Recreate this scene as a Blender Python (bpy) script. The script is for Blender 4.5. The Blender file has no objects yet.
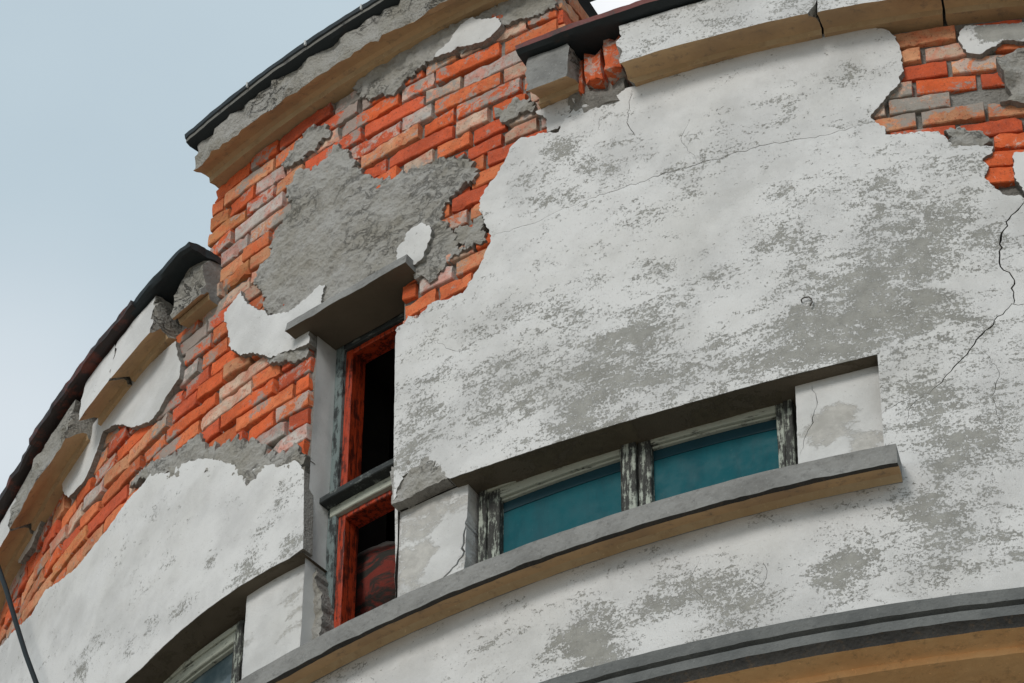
import bpy, bmesh, math, random
import numpy as np
from mathutils import Vector, Matrix, noise
from mathutils.geometry import delaunay_2d_cdt
random.seed(7)
rng = np.random.default_rng(7)
R0 = 4.6                      # radius of the plastered face of the drum, metres
scene = bpy.context.scene
COL = scene.collection

# ------------------------------------------------------------------ camera, sky, sun, exposure
cam_d = bpy.data.cameras.new('camera'); cam = bpy.data.objects.new('camera', cam_d); COL.objects.link(cam)
cam_d.sensor_width = 36.0; cam_d.lens = 3962.6146 / 1024 * 36.0
cam_d.clip_start = 0.1; cam_d.clip_end = 5000
yaw, pit, rol = math.radians(-9.7829), math.radians(44.6413), math.radians(0.44238)
fw = Vector((math.sin(yaw)*math.cos(pit), math.cos(yaw)*math.cos(pit), math.sin(pit)))
rt = Vector((math.cos(yaw), -math.sin(yaw), 0)); up = rt.cross(fw)
r2 = rt*math.cos(rol) + up*math.sin(rol); u2 = up*math.cos(rol) - rt*math.sin(rol)
cam.matrix_world = Matrix(((r2.x, u2.x, -fw.x, 0), (r2.y, u2.y, -fw.y, -13.5115), (r2.z, u2.z, -fw.z, 0), (0, 0, 0, 1)))
scene.camera = cam

SUN_EL, SUN_AZ = math.radians(34), math.radians(200)     # azimuth clockwise from +Y (north)
world = bpy.data.worlds.new('World'); scene.world = world; world.use_nodes = True
wn = world.node_tree; wn.nodes.clear()
w_out = wn.nodes.new('ShaderNodeOutputWorld'); w_bg = wn.nodes.new('ShaderNodeBackground')
w_sky = wn.nodes.new('ShaderNodeTexSky'); w_sky.sky_type = 'NISHITA'; w_sky.sun_disc = False
w_sky.sun_elevation = SUN_EL; w_sky.sun_rotation = SUN_AZ; w_sky.air_density = 1.2; w_sky.dust_density = 2.5
w_co = wn.nodes.new('ShaderNodeTexCoord')
w_map = wn.nodes.new('ShaderNodeMapping'); w_map.inputs['Scale'].default_value = (1.0, 1.0, 1.8)
w_no = wn.nodes.new('ShaderNodeTexNoise'); w_no.inputs['Scale'].default_value = 5.0; w_no.inputs['Detail'].default_value = 5
w_no.inputs['Roughness'].default_value = 0.5
w_rmp = wn.nodes.new('ShaderNodeMapRange'); w_rmp.inputs['From Min'].default_value = 0.3; w_rmp.inputs['From Max'].default_value = 0.7
w_rmp.inputs['To Min'].default_value = 0.80; w_rmp.inputs['To Max'].default_value = 0.97
w_mix = wn.nodes.new('ShaderNodeMixRGB'); w_mix.inputs['Color2'].default_value = (4.2, 5.05, 5.55, 1)   # thin overcast
wn.links.new(w_co.outputs['Generated'], w_map.inputs['Vector']); wn.links.new(w_map.outputs[0], w_no.inputs['Vector'])
wn.links.new(w_no.outputs['Fac'], w_rmp.inputs['Value']); wn.links.new(w_rmp.outputs[0], w_mix.inputs['Fac'])
wn.links.new(w_sky.outputs[0], w_mix.inputs['Color1']); 
prev = w_mix.outputs[0]
for (dv, rad, amt) in (((-0.249,0.6912,0.6784), 0.07, 0.4), ((-0.0785,0.6402,0.7642), 0.06, 1.0)):                                  # two brighter banks of cloud
    vd = wn.nodes.new('ShaderNodeVectorMath'); vd.operation = 'DISTANCE'; vd.inputs[1].default_value = dv
    wn.links.new(w_co.outputs['Generated'], vd.inputs[0])
    mr = wn.nodes.new('ShaderNodeMapRange'); mr.interpolation_type = 'SMOOTHSTEP'; mr.inputs['From Min'].default_value = rad; mr.inputs['From Max'].default_value = 0.0
    mr.inputs['To Min'].default_value = 0.0; mr.inputs['To Max'].default_value = amt
    wn.links.new(vd.outputs['Value'], mr.inputs['Value'])
    mx = wn.nodes.new('ShaderNodeMixRGB'); mx.inputs['Color2'].default_value = (7.4, 7.5, 7.7, 1)
    wn.links.new(mr.outputs[0], mx.inputs['Fac']); wn.links.new(prev, mx.inputs['Color1']); prev = mx.outputs[0]
wn.links.new(prev, w_bg.inputs['Color'])
w_bg.inputs['Strength'].default_value = 0.10
wn.links.new(w_bg.outputs[0], w_out.inputs['Surface'])
sun_d = bpy.data.lights.new('sun', 'SUN'); sun_d.energy = 1.3; sun_d.angle = math.radians(18); sun_d.color = (1.0, 0.95, 0.88)
sun = bpy.data.objects.new('sun', sun_d); COL.objects.link(sun)
sd = Vector((math.sin(SUN_AZ)*math.cos(SUN_EL), math.cos(SUN_AZ)*math.cos(SUN_EL), math.sin(SUN_EL)))
sun.rotation_euler = sd.to_track_quat('Z', 'Y').to_euler(); sun.location = sd*60
vs = scene.view_settings; vs.view_transform = 'Standard'; vs.look = 'None'; vs.exposure = 0.40; vs.gamma = 1.0; vs.use_curve_mapping = False
scene.cycles.max_bounces = 8; scene.cycles.diffuse_bounces = 5

# ------------------------------------------------------------------ materials
def new_mat(name, rough=0.9):
    m = bpy.data.materials.new(name); m.use_nodes = True
    nt = m.node_tree; b = nt.nodes['Principled BSDF']; b.inputs['Roughness'].default_value = rough
    b.inputs['Specular IOR Level'].default_value = 0.25
    return m, nt, b
class N:
    """tiny node helper"""
    def __init__(s, nt):
        s.nt = nt; s.co = nt.nodes.new('ShaderNodeTexCoord').outputs['Object']
    def lk(s, a, b): s.nt.links.new(a, b)
    def val(s, sock, v):
        if isinstance(v, bpy.types.NodeSocket): s.lk(v, sock)
        else: sock.default_value = v
    def map(s, scale=(1, 1, 1), loc=(0, 0, 0), rot=(0, 0, 0)):
        m = s.nt.nodes.new('ShaderNodeMapping'); m.inputs['Scale'].default_value = scale; m.inputs['Location'].default_value = loc
        m.inputs['Rotation'].default_value = rot
        s.lk(s.co, m.inputs['Vector']); return m.outputs[0]
    def noise(s, scale, detail=6, rough=0.6, vec=None, dist=0.0):
        n = s.nt.nodes.new('ShaderNodeTexNoise'); n.inputs['Scale'].default_value = scale; n.inputs['Detail'].default_value = detail
        n.inputs['Roughness'].default_value = rough; n.inputs['Distortion'].default_value = dist
        s.lk(vec or s.co, n.inputs['Vector']); return n.outputs['Fac']
    def voro(s, scale, vec=None, feat='F1'):
        n = s.nt.nodes.new('ShaderNodeTexVoronoi'); n.inputs['Scale'].default_value = scale; n.feature = feat
        s.lk(vec or s.co, n.inputs['Vector']); return n.outputs['Distance']
    def step(s, v, a, b, lo=0.0, hi=1.0):
        n = s.nt.nodes.new('ShaderNodeMapRange'); n.interpolation_type = 'SMOOTHSTEP'
        n.inputs['From Min'].default_value = a; n.inputs['From Max'].default_value = b
        n.inputs['To Min'].default_value = lo; n.inputs['To Max'].default_value = hi
        s.lk(v, n.inputs['Value']); return n.outputs[0]
    def math(s, op, a, b):
        n = s.nt.nodes.new('ShaderNodeMath'); n.operation = op; s.val(n.inputs[0], a); s.val(n.inputs[1], b); return n.outputs[0]
    def mix(s, f, a, b, typ='MIX'):
        n = s.nt.nodes.new('ShaderNodeMixRGB'); n.blend_type = typ
        s.val(n.inputs['Fac'], f)
        for k, c in (('Color1', a), ('Color2', b)):
            if isinstance(c, bpy.types.NodeSocket): s.lk(c, n.inputs[k])
            else: n.inputs[k].default_value = (*c[:3], 1)
        return n.outputs[0]
    def attr(s, name, out='Fac'):
        n = s.nt.nodes.new('ShaderNodeAttribute'); n.attribute_name = name; return n.outputs[out]
    def bump(s, b, h, strength, dist):
        n = s.nt.nodes.new('ShaderNodeBump'); n.inputs['Strength'].default_value = strength; n.inputs['Distance'].default_value = dist
        s.lk(h, n.inputs['Height']); s.lk(n.outputs[0], b.inputs['Normal'])

def m_plaster(name, white, grey, bias=0.0, kf=3.0, km=1.6):
    m, nt, b = new_mat(name); n = N(nt)
    big = n.noise(1.3, 4, 0.55); mid = n.noise(7.0, 8, 0.72, n.map((1, 1, 1.9)), 0.5); fine = n.math('ADD', n.math('MULTIPLY', n.noise(105.0, 5, 0.8), 0.6), n.math('MULTIPLY', n.noise(42.0, 6, 0.8, n.map((1, 1, 1.6))), 0.4))
    w = n.math('ADD', n.attr('wear'), n.math('MULTIPLY', n.math('SUBTRACT', mid, 0.5), km))
    w = n.math('ADD', w, n.math('MULTIPLY', n.math('SUBTRACT', fine, 0.5), kf))
    w = n.math('ADD', w, n.math('MULTIPLY', n.math('SUBTRACT', big, 0.5), 0.5))
    f = n.step(n.math('ADD', w, bias), 0.475, 0.555)
    whitev = n.mix(n.step(n.noise(3.5, 6, 0.65), 0.38, 0.66), white, tuple(c*0.82 for c in white))
    whitev = n.mix(n.step(n.noise(160, 3, 0.6), 0.60, 0.72, 0, 0.35), whitev, tuple(c*0.7 for c in white))
    greyv = n.mix(n.step(n.noise(18, 7, 0.7), 0.35, 0.7), grey, tuple(c*1.35 for c in grey))
    c = n.mix(f, whitev, greyv)
    c = n.mix(n.step(n.noise(1.7, 5, 0.6, n.map((1, 1, 1.4), (3, 1, 2))), 0.46, 0.66, 0, 0.45), c, (0.84, 0.83, 0.80), 'MULTIPLY')
    spk = n.step(n.noise(120, 5, 0.75), 0.635, 0.70, 0, 0.7)
    c = n.mix(spk, c, tuple(g*0.55 for g in grey))
    n.lk(c, b.inputs['Base Color'])
    h = n.math('ADD', n.math('MULTIPLY', f, -0.35), n.math('ADD', n.math('MULTIPLY', n.noise(70, 8, 0.8), 0.5), n.math('MULTIPLY', n.noise(260, 4, 0.8), 0.5)))
    n.bump(b, h, 0.75, 0.0055)
    return m
M = {}
M['plaster'] = m_plaster('whitewashed_plaster', (0.66, 0.66, 0.66), (0.265, 0.262, 0.245))
M['panel'] = m_plaster('smooth_grey_render', (0.63, 0.63, 0.625), (0.40, 0.39, 0.37), 0.06, 0.5, 0.7)

def m_rough(name, a, bcol, c3, bumpd=0.012, scale=26, crev=0.0):
    m, nt, b = new_mat(name, 0.95); n = N(nt)
    c = n.mix(n.step(n.noise(5, 6, 0.65), 0.35, 0.68), a, bcol)
    c = n.mix(n.step(n.noise(scale*1.6, 8, 0.75), 0.5, 0.72, 0, 0.7), c, c3)
    c = n.mix(n.step(n.noise(90, 5, 0.7), 0.6, 0.72, 0, 0.5), c, tuple(x*1.7 for x in a))
    cv = None
    if crev:
        r = n.math('ABSOLUTE', n.math('SUBTRACT', n.noise(9, 7, 0.7, n.map((1, 1, 1.5)), 0.6), 0.5), 0.0)
        cv = n.math('MULTIPLY', n.step(r, 0.006, 0.022, crev, 0.0), n.step(n.noise(4, 3, 0.5), 0.48, 0.58))
        c = n.mix(cv, c, tuple(x*0.3 for x in c3))
    n.lk(c, b.inputs['Base Color'])
    h = n.math('ADD', n.noise(scale, 9, 0.72), n.math('MULTIPLY', n.voro(scale*2.6), 0.35))
    if cv: h = n.math('ADD', h, n.math('MULTIPLY', cv, -0.7))
    n.bump(b, h, 1.0, bumpd)
    return m
M['scratch'] = m_rough('grey_scratch_coat', (0.37, 0.362, 0.345), (0.30, 0.285, 0.25), (0.16, 0.157, 0.148), 0.016, crev=0.35)
M['mortar'] = m_rough('lime_mortar', (0.27, 0.26, 0.24), (0.17, 0.16, 0.145), (0.05, 0.05, 0.045), 0.012, 40)
M['broken'] = m_rough('broken_concrete', (0.36, 0.35, 0.33), (0.28, 0.265, 0.23), (0.12, 0.115, 0.11), 0.014, 34, crev=0.8)
M['concrete'] = m_rough('cast_concrete', (0.25, 0.25, 0.243), (0.17, 0.17, 0.165), (0.10, 0.10, 0.097), 0.006, 24)
M['edge'] = m_rough('plaster_edge', (0.30, 0.29, 0.27), (0.21, 0.20, 0.185), (0.09, 0.09, 0.09), 0.010, 50)
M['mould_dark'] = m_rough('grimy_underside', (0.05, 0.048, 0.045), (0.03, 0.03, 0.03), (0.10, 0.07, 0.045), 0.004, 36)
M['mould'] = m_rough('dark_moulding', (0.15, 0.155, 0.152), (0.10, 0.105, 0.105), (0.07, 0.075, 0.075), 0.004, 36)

def m_ochre():
    m, nt, b = new_mat('ochre_limewash'); n = N(nt)
    c = n.mix(n.step(n.noise(4, 6, 0.6), 0.35, 0.7), (0.50, 0.335, 0.185), (0.36, 0.24, 0.14))
    c = n.mix(n.step(n.noise(30, 8, 0.75), 0.52, 0.70, 0, 0.75), c, (0.20, 0.155, 0.115))
    n.lk(c, b.inputs['Base Color']); n.bump(b, n.noise(40, 7, 0.7), 0.4, 0.004)
    return m
M['ochre'] = m_ochre()
M['beige'] = m_rough('beige_limewash', (0.46, 0.35, 0.22), (0.40, 0.28, 0.16), (0.30, 0.20, 0.12), 0.004, 12)

def m_brick():
    m, nt, b = new_mat('old_red_brick', 0.92); n = N(nt)
    base = n.attr('col', 'Color')
    c = n.mix(n.step(n.noise(13, 8, 0.75, dist=0.5), 0.44, 0.60, 0, 0.8), base, n.mix(0.55, base, (0.72, 0.11, 0.03)))
    c = n.mix(n.step(n.noise(40, 8, 0.8), 0.52, 0.66, 0, 0.55), c, (0.33, 0.065, 0.03))
    sm = n.math('ADD', n.attr('smear'), n.math('MULTIPLY', n.math('SUBTRACT', n.noise(17, 10, 0.78, dist=0.8), 0.5), 2.4))
    c = n.mix(n.step(sm, 0.50, 0.66, 0, 0.85), c, n.mix(n.step(n.noise(25, 6, 0.7), 0.4, 0.6), (0.58, 0.47, 0.40), (0.40, 0.38, 0.36)))
    c = n.mix(n.step(n.noise(6, 6, 0.7), 0.42, 0.62, 0, 0.7), c, (0.66, 0.62, 0.60), 'MULTIPLY')
    c = n.mix(n.step(n.noise(80, 6, 0.8), 0.57, 0.66, 0, 0.75), c, (0.07, 0.035, 0.028))
    res = n.step(n.math('ADD', n.math('MULTIPLY', n.noise(3.2, 5, 0.6), 0.75), n.math('MULTIPLY', n.noise(38, 8, 0.8), 0.4)), 0.615, 0.66, 0, 0.9)
    c = n.mix(res, c, n.mix(n.noise(60, 5, 0.7), (0.36, 0.34, 0.31), (0.22, 0.21, 0.19)))
    pore = n.step(n.voro(150), 0.10, 0.22, 0.75, 0.0); c = n.mix(n.math('MULTIPLY', pore, n.step(n.noise(30, 4, 0.6), 0.45, 0.6)), c, (0.09, 0.05, 0.04))
    c = n.mix(n.step(n.noise(230, 4, 0.8), 0.56, 0.66, 0, 0.25), c, (0.62, 0.42, 0.32))
    n.lk(c, b.inputs['Base Color'])
    n.bump(b, n.math('ADD', n.noise(60, 9, 0.8), n.math('MULTIPLY', pore, -0.4)), 0.8, 0.006)
    return m
M['brick'] = m_brick()

def m_wood(name, paint, wood, amt, grain, rough=0.75):
    m, nt, b = new_mat(name, rough); n = N(nt)
    v = n.map(grain)
    g = n.noise(8, 8, 0.7, v); g2 = n.noise(30, 8, 0.75)
    s = n.math('ADD', n.math('MULTIPLY', g, 0.65), n.math('MULTIPLY', g2, 0.35))
    c = n.mix(n.step(s, amt-0.04, amt+0.05), wood, paint)
    c = n.mix(n.step(n.noise(70, 5, 0.7, v), 0.5, 0.75, 0, 0.5), c, tuple(x*0.5 for x in paint))
    n.lk(c, b.inputs['Base Color']); n.bump(b, s, 0.8, 0.006)
    return m
M['wood_v'] = m_wood('flaking_paint_upright', (0.36, 0.39, 0.34), (0.035, 0.035, 0.033), 0.53, (9, 9, 1.2))
M['wood_h'] = m_wood('flaking_paint_rail', (0.40, 0.42, 0.36), (0.07, 0.07, 0.06), 0.42, (1.6, 1.6, 9))
M['wood_dark'] = m_wood('weathered_dark_wood', (0.20, 0.22, 0.21), (0.03, 0.035, 0.036), 0.56, (2, 2, 8))
M['frame_blue'] = m_wood('greyblue_frame_paint', (0.16, 0.20, 0.20), (0.03, 0.035, 0.036), 0.47, (6, 6, 1.5))
M['red'] = m_wood('red_painted_wood', (0.40, 0.046, 0.014), (0.075, 0.013, 0.008), 0.48, (10, 10, 1.0), 0.42)

def m_metal(name, a, bcol, amt, rough=0.5):
    m, nt, b = new_mat(name, rough); n = N(nt); b.inputs['Metallic'].default_value = 0.0
    c = n.mix(n.step(n.noise(9, 8, 0.75), amt-0.06, amt+0.08), a, bcol)
    c = n.mix(n.step(n.noise(60, 6, 0.7), 0.58, 0.7, 0, 0.5), c, tuple(x*0.5 for x in a))
    n.lk(c, b.inputs['Base Color']); n.bump(b, n.noise(25, 6, 0.7), 0.4, 0.006)
    return m
M['flash'] = m_metal('black_flashing', (0.018, 0.024, 0.028), (0.05, 0.035, 0.03), 0.62)
M['lip'] = m_metal('worn_flashing_lip', (0.16, 0.155, 0.14), (0.05, 0.05, 0.05), 0.55)
M['rust'] = m_metal('rusty_flashing', (0.030, 0.022, 0.022), (0.12, 0.035, 0.025), 0.55)
M['rust_red'] = m_metal('red_painted_flashing', (0.13, 0.025, 0.022), (0.05, 0.03, 0.03), 0.55)
def m_pane():
    m, nt, b = new_mat('teal_pane', 0.22); n = N(nt); b.inputs['Specular IOR Level'].default_value = 0.12
    v = n.map((3, 3, 0.8))
    c = n.mix(n.step(n.noise(6, 7, 0.7, v), 0.42, 0.68, 0, 0.7), (0.006, 0.082, 0.102), (0.008, 0.062, 0.080))
    c = n.mix(n.step(n.noise(60, 6, 0.8), 0.60, 0.74, 0, 0.35), c, (0.10, 0.19, 0.21))
    n.lk(c, b.inputs['Base Color']); n.lk(n.step(n.noise(9, 6, 0.7), 0.35, 0.7, 0.5, 0.8), b.inputs['Roughness']); n.bump(b, n.noise(2.5, 2, 0.5), 0.12, 0.02); return m
def m_plain(name, c, rough=0.8, spec=0.25, var=0.25, sc=12):
    m, nt, b = new_mat(name, rough); n = N(nt); b.inputs['Specular IOR Level'].default_value = spec
    n.lk(n.mix(n.step(n.noise(sc, 6, 0.65), 0.35, 0.7), c, tuple(x*(1-var) for x in c)), b.inputs['Base Color']); return m
M['teal'] = m_pane()
M['teal_dark'] = m_plain('teal_pane_shade', (0.006, 0.040, 0.056), 0.5, 0.3, 0.2, 8)  # darker teal: shade below the frame head put into colour
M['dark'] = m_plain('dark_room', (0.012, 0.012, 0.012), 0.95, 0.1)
M['core_edge'] = m_plain('dark_masonry', (0.022, 0.020, 0.018), 0.95, 0.1)  # near-black colour for the cut sides of the wall core
M['maroon'] = m_plain('maroon_cloth', (0.22, 0.035, 0.025), 0.9, 0.1, 0.6, 6)
M['rubber'] = m_plain('black_cable', (0.006, 0.011, 0.014), 0.6, 0.2)
M['clip'] = m_plain('zinc_clip', (0.55, 0.56, 0.56), 0.5)
M['iron'] = m_plain('dark_iron', (0.10, 0.09, 0.08), 0.7)
M['ground'] = m_rough('ground', (0.46, 0.39, 0.31), (0.36, 0.31, 0.25), (0.22, 0.19, 0.15), 0.02, 3)
M['roofing'] = m_plain('roof_felt', (0.06, 0.06, 0.06), 0.95)
def m_glass():
    m, nt, b = new_mat('window_glass', 0.08); b.inputs['Base Color'].default_value = (0.05, 0.09, 0.10, 1)
    b.inputs['Specular IOR Level'].default_value = 0.5; b.inputs['Alpha'].default_value = 1.0; n = N(nt)
    n.lk(n.mix(n.step(n.noise(4, 5, 0.6), 0.4, 0.65), (0.10, 0.13, 0.14), (0.03, 0.05, 0.06)), b.inputs['Base Color'])
    return m
M['grey_glass'] = m_glass()
def m_bundle():
    m, nt, b = new_mat('mottled_red_cloth', 0.95); n = N(nt)
    v = n.map((1, 1, 1.6))
    c = n.mix(n.step(n.noise(7, 6, 0.65, v, 1.2), 0.42, 0.54), (0.17, 0.03, 0.022), (0.03, 0.028, 0.025))
    c = n.mix(n.attr('pale'), c, (0.30, 0.27, 0.25))
    n.lk(c, b.inputs['Base Color']); n.bump(b, n.noise(30, 6, 0.7), 0.5, 0.01); return m
M['bundle'] = m_bundle()

# ------------------------------------------------------------------ helpers
def tag(o, label=None, cat=None, group=None, kind=None):
    if label: o['label'] = label
    if cat: o['category'] = cat
    if group: o['group'] = group
    if kind: o['kind'] = kind
    return o
def P(u, z, dr=0.0):
    a = u / R0; r = R0 + dr
    return Vector((r*math.sin(a), -r*math.cos(a), z))
def nz(u, z, s, seed=0.0): return noise.noise(Vector((u*s, z*s, seed)))
def fb(u, z, s, o=4, seed=0.0): return noise.fractal(Vector((u*s, z*s, seed)), 1.0, 2.1, o)
def link(name, verts, faces, mats, parent=None, midx=None, smooth=False):
    me = bpy.data.meshes.new(name); me.from_pydata([tuple(v) for v in verts], [], faces)
    for m in (mats if isinstance(mats, (list, tuple)) else [mats]): me.materials.append(m)
    if midx is not None: me.polygons.foreach_set('material_index', midx)
    if smooth is True: me.polygons.foreach_set('use_smooth', [True]*len(me.polygons))
    elif smooth: me.polygons.foreach_set('use_smooth', smooth)
    me.update()
    o = bpy.data.objects.new(name, me); COL.objects.link(o)
    if parent: o.parent = parent
    return o
def inside(poly, X, Y):
    px = np.array([p[0] for p in poly]); py = np.array([p[1] for p in poly])
    r = np.zeros(len(X), bool); j = len(px)-1
    for i in range(len(px)):
        c = ((py[i] > Y) != (py[j] > Y))
        with np.errstate(divide='ignore', invalid='ignore'):
            xx = (px[j]-px[i])*(Y-py[i])/(py[j]-py[i])+px[i]
        r ^= c & (X < xx); j = i
    return r
def ragged(poly, step, jag, seed):
    """resample a closed outline; a vertex with a third value keeps its following side straight"""
    out = []; n = len(poly)
    for i in range(n):
        a = poly[i]; b = poly[(i+1) % n]; j = a[2] if len(a) > 2 else jag
        L = math.hypot(b[0]-a[0], b[1]-a[1]); k = max(1, int(L/step))
        nx, ny = (-(b[1]-a[1])/max(L, 1e-9), (b[0]-a[0])/max(L, 1e-9))
        for t in range(k):
            f = t/k; x = a[0]+(b[0]-a[0])*f; y = a[1]+(b[1]-a[1])*f
            d = j*(fb(x, y, 22, 5, seed)*1.3 + 1.1*fb(x, y, 80, 3, seed+3)) if j else 0
            out.append((x+nx*d, y+ny*d))
    return out
def crack_poly(line, w, seed, jit=0.006):
    pts = []
    for i in range(len(line)-1):
        a, b = line[i], line[i+1]; L = math.hypot(b[0]-a[0], b[1]-a[1]); k = max(2, int(L/0.016))
        for t in range(k): pts.append((a[0]+(b[0]-a[0])*t/k, a[1]+(b[1]-a[1])*t/k))
    pts.append(line[-1]); n = len(pts); L1 = []; L2 = []
    for i, (x, y) in enumerate(pts):
        q = pts[min(i+1, n-1)]; r = pts[max(i-1, 0)]
        dx, dy = q[0]-r[0], q[1]-r[1]; l = math.hypot(dx, dy) or 1
        o = jit*1.6*nz(x, y, 40, seed)+jit*nz(x, y, 110, seed+1)
        ww = w*(0.55+0.9*abs(nz(x, y, 24, seed+5)))*math.sin(math.pi*min(1, max(0.06, (i+0.5)/n)))**0.4*0.5
        L1.append((x-dy/l*(o+ww), y+dx/l*(o+ww))); L2.append((x-dy/l*(o-ww), y+dx/l*(o-ww)))
    return L1 + L2[::-1]
def patch(name, poly, mats, parent, front=lambda u, z: 0.0, back=-0.04, step=0.03, jag=0.004, holes=(), cracks=(), blobs=None, wear0=0.0, seed=1.0, rstep=None, attr='wear', inner=0.0, soft=0.0015):
    """a sheet on the drum with its own outline, thickness, holes and cracks; mats = [face, edge]"""
    rs = rstep or step*0.6
    loops = [ragged(poly, rs, jag, seed)] + [ragged(h, rs, jag, seed+9) for h in holes] + [crack_poly(c[0], c[1], seed+17+i) for i, c in enumerate(cracks)]
    V2 = []; E = []
    for lp in loops:
        s = len(V2); V2 += lp; E += [(s+i, s+(i+1) % len(lp)) for i in range(len(lp))]
    nb = len(V2)
    xs = [p[0] for p in loops[0]]; ys = [p[1] for p in loops[0]]
    gx = np.arange(min(xs), max(xs), step); gy = np.arange(min(ys), max(ys), step*0.87)
    X, Y = np.meshgrid(gx, gy); X = X + (np.arange(len(gy)) % 2)[:, None]*step*0.5
    X = X.ravel() + rng.uniform(-.15, .15, X.size)*step; Y = Y.ravel() + rng.uniform(-.15, .15, Y.size)*step
    keep = inside(loops[0], X, Y)
    for lp in loops[1:]: keep &= ~inside(lp, X, Y)
    X, Y = X[keep], Y[keep]
    B = np.array(V2)
    if len(X):
        ok = np.ones(len(X), bool)
        for i0 in range(0, len(B), 200):
            bb = B[i0:i0+200]
            ok &= (((X[:, None]-bb[None, :, 0])**2+(Y[:, None]-bb[None, :, 1])**2).min(1) > (rs*0.6)**2)
        X, Y = X[ok], Y[ok]
    allv = [Vector(v) for v in V2] + [Vector((float(a), float(b))) for a, b in zip(X, Y)]
    v, e, f, ov, oe, of = delaunay_2d_cdt(allv, E, [], 0, 1e-6)
    va = np.array([(q[0], q[1]) for q in v]); fa = np.array([list(t) for t in f if len(t) == 3])
    cen = va[fa].mean(1)
    kf = inside(loops[0], cen[:, 0], cen[:, 1])
    for lp in loops[1:]: kf &= ~inside(lp, cen[:, 0], cen[:, 1])
    fa = fa[kf]
    ab = va[fa[:, 1]]-va[fa[:, 0]]; ac = va[fa[:, 2]]-va[fa[:, 0]]
    fl = (ab[:, 0]*ac[:, 1]-ab[:, 1]*ac[:, 0]) < 0
    fa[fl] = fa[fl][:, ::-1]
    ec = {}
    for t in fa.tolist():
        for i in range(3):
            a, b = t[i], t[(i+1) % 3]; k = (min(a, b), max(a, b)); ec.setdefault(k, []).append((a, b))
    rim = [x[0] for x in ec.values() if len(x) == 1]; rimv = set(a for r in rim for a in r)
    verts = []; wear = []
    for i, (u, z) in enumerate(va.tolist()):
        d = front(u, z) - (soft*(0.7+0.6*nz(u, z, 50, seed)) if i in rimv else 0)
        verts.append(P(u, z, d))
    if blobs is not None:
        W = np.full(len(va), wear0)
        for (bu, bz, br, bs) in blobs:
            q = ((va[:, 0]-bu)**2+(va[:, 1]-bz)**2)/(br*br)
            W = W + bs*np.exp(-q)
        wear = W.tolist()
    else: wear = [wear0]*len(va)
    faces = fa.tolist(); mid = [0]*len(faces); sm = [True]*len(faces)
    bk = {}
    for a in rimv:
        bk[a] = len(verts); u, z = va[a]; verts.append(P(u, z, back)); wear.append(0.5)
    # rim: duplicate front ring so that the edge stays crisp
    fr = {}
    for a in rimv: fr[a] = len(verts); verts.append(verts[a].copy()); wear.append(wear[a])
    for a, b in rim:
        faces.append([fr[b], fr[a], bk[a], bk[b]]); mid.append(1); sm.append(False)
    o = link(name, verts, faces, mats, parent, mid, sm)
    at = o.data.attributes.new(attr, 'FLOAT', 'POINT'); at.data.foreach_set('value', [float(w) for w in wear])
    return o
def lerp_tab(tab, u):
    t = sorted(tab)
    if u <= t[0][0]: return t[0][1]
    for a, b in zip(t, t[1:]):
        if u <= b[0]: return a[1]+(b[1]-a[1])*(u-a[0])/max(1e-9, b[0]-a[0])
    return t[-1][1]
def sweep(name, prof, u0, u1, mats, parent, zf=lambda u: 0.0, step=0.025, seed=0.0, capmat=0, wear=None, endrough=0.0, sub=0.02):
    """closed profile [(dr, z, material, roughness), ...] swept round the drum; side i runs from point i to i+1"""
    pr = []
    n = len(prof)
    for i in range(n):
        a = prof[i]; b = prof[(i+1) % n]; L = math.hypot(b[0]-a[0], b[1]-a[1]); k = max(1, int(L/sub))
        if a[3] < 1e-6: k = 1
        for t in range(k):
            f = t/k; pr.append((a[0]+(b[0]-a[0])*f, a[1]+(b[1]-a[1])*f, a[2], a[3] if t else min(a[3], prof[i-1][3])))
    m = len(pr); k = max(2, int((u1-u0)/step)); verts = []; faces = []; mid = []; sm = []
    for i in range(k+1):
        u = u0+(u1-u0)*i/k
        for j, (d, z, mt, ro) in enumerate(pr):
            zz = z+zf(u); du = 0.0
            if endrough and i in (0, k): du = endrough*fb(d, zz, 18, 4, seed+i)
            rr = max(ro, 0.0008)
            q = rr*1.6*fb(u, zz+d*3, 9, 5, seed)+rr*0.8*fb(u+d, zz, 32, 3, seed+2)
            q2 = rr*0.9*fb(u, zz+d*3, 11, 4, seed+7)
            verts.append(P(u+du, zz+q2, d+q))
    for i in range(k):
        for j in range(m):
            j2 = (j+1) % m; a = i*m
            faces.append([a+j, a+j2, a+m+j2, a+m+j]); mid.append(pr[j][2]); sm.append(False)
    for base, rev in ((0, False), (k*m, True)):
        s = len(verts); verts += [verts[base+j].copy() for j in range(m)]
        fc = [s+j for j in range(m)]; faces.append(fc if rev else fc[::-1]); mid.append(capmat); sm.append(False)
    o = link(name, verts, faces, mats, parent, mid, sm)
    bm = bmesh.new(); bm.from_mesh(o.data); bmesh.ops.recalc_face_normals(bm, faces=bm.faces)
    bmesh.ops.triangulate(bm, faces=[f for f in bm.faces if len(f.verts) > 4]); bm.to_mesh(o.data); bm.free()
    o.data.set_sharp_from_angle(angle=math.radians(32)); o.data.polygons.foreach_set('use_smooth', [True]*len(o.data.polygons))
    at = o.data.attributes.new('wear', 'FLOAT', 'POINT')
    at.data.foreach_set('value', [0.0 if wear is None else wear]*len(o.data.vertices))
    return o
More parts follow.
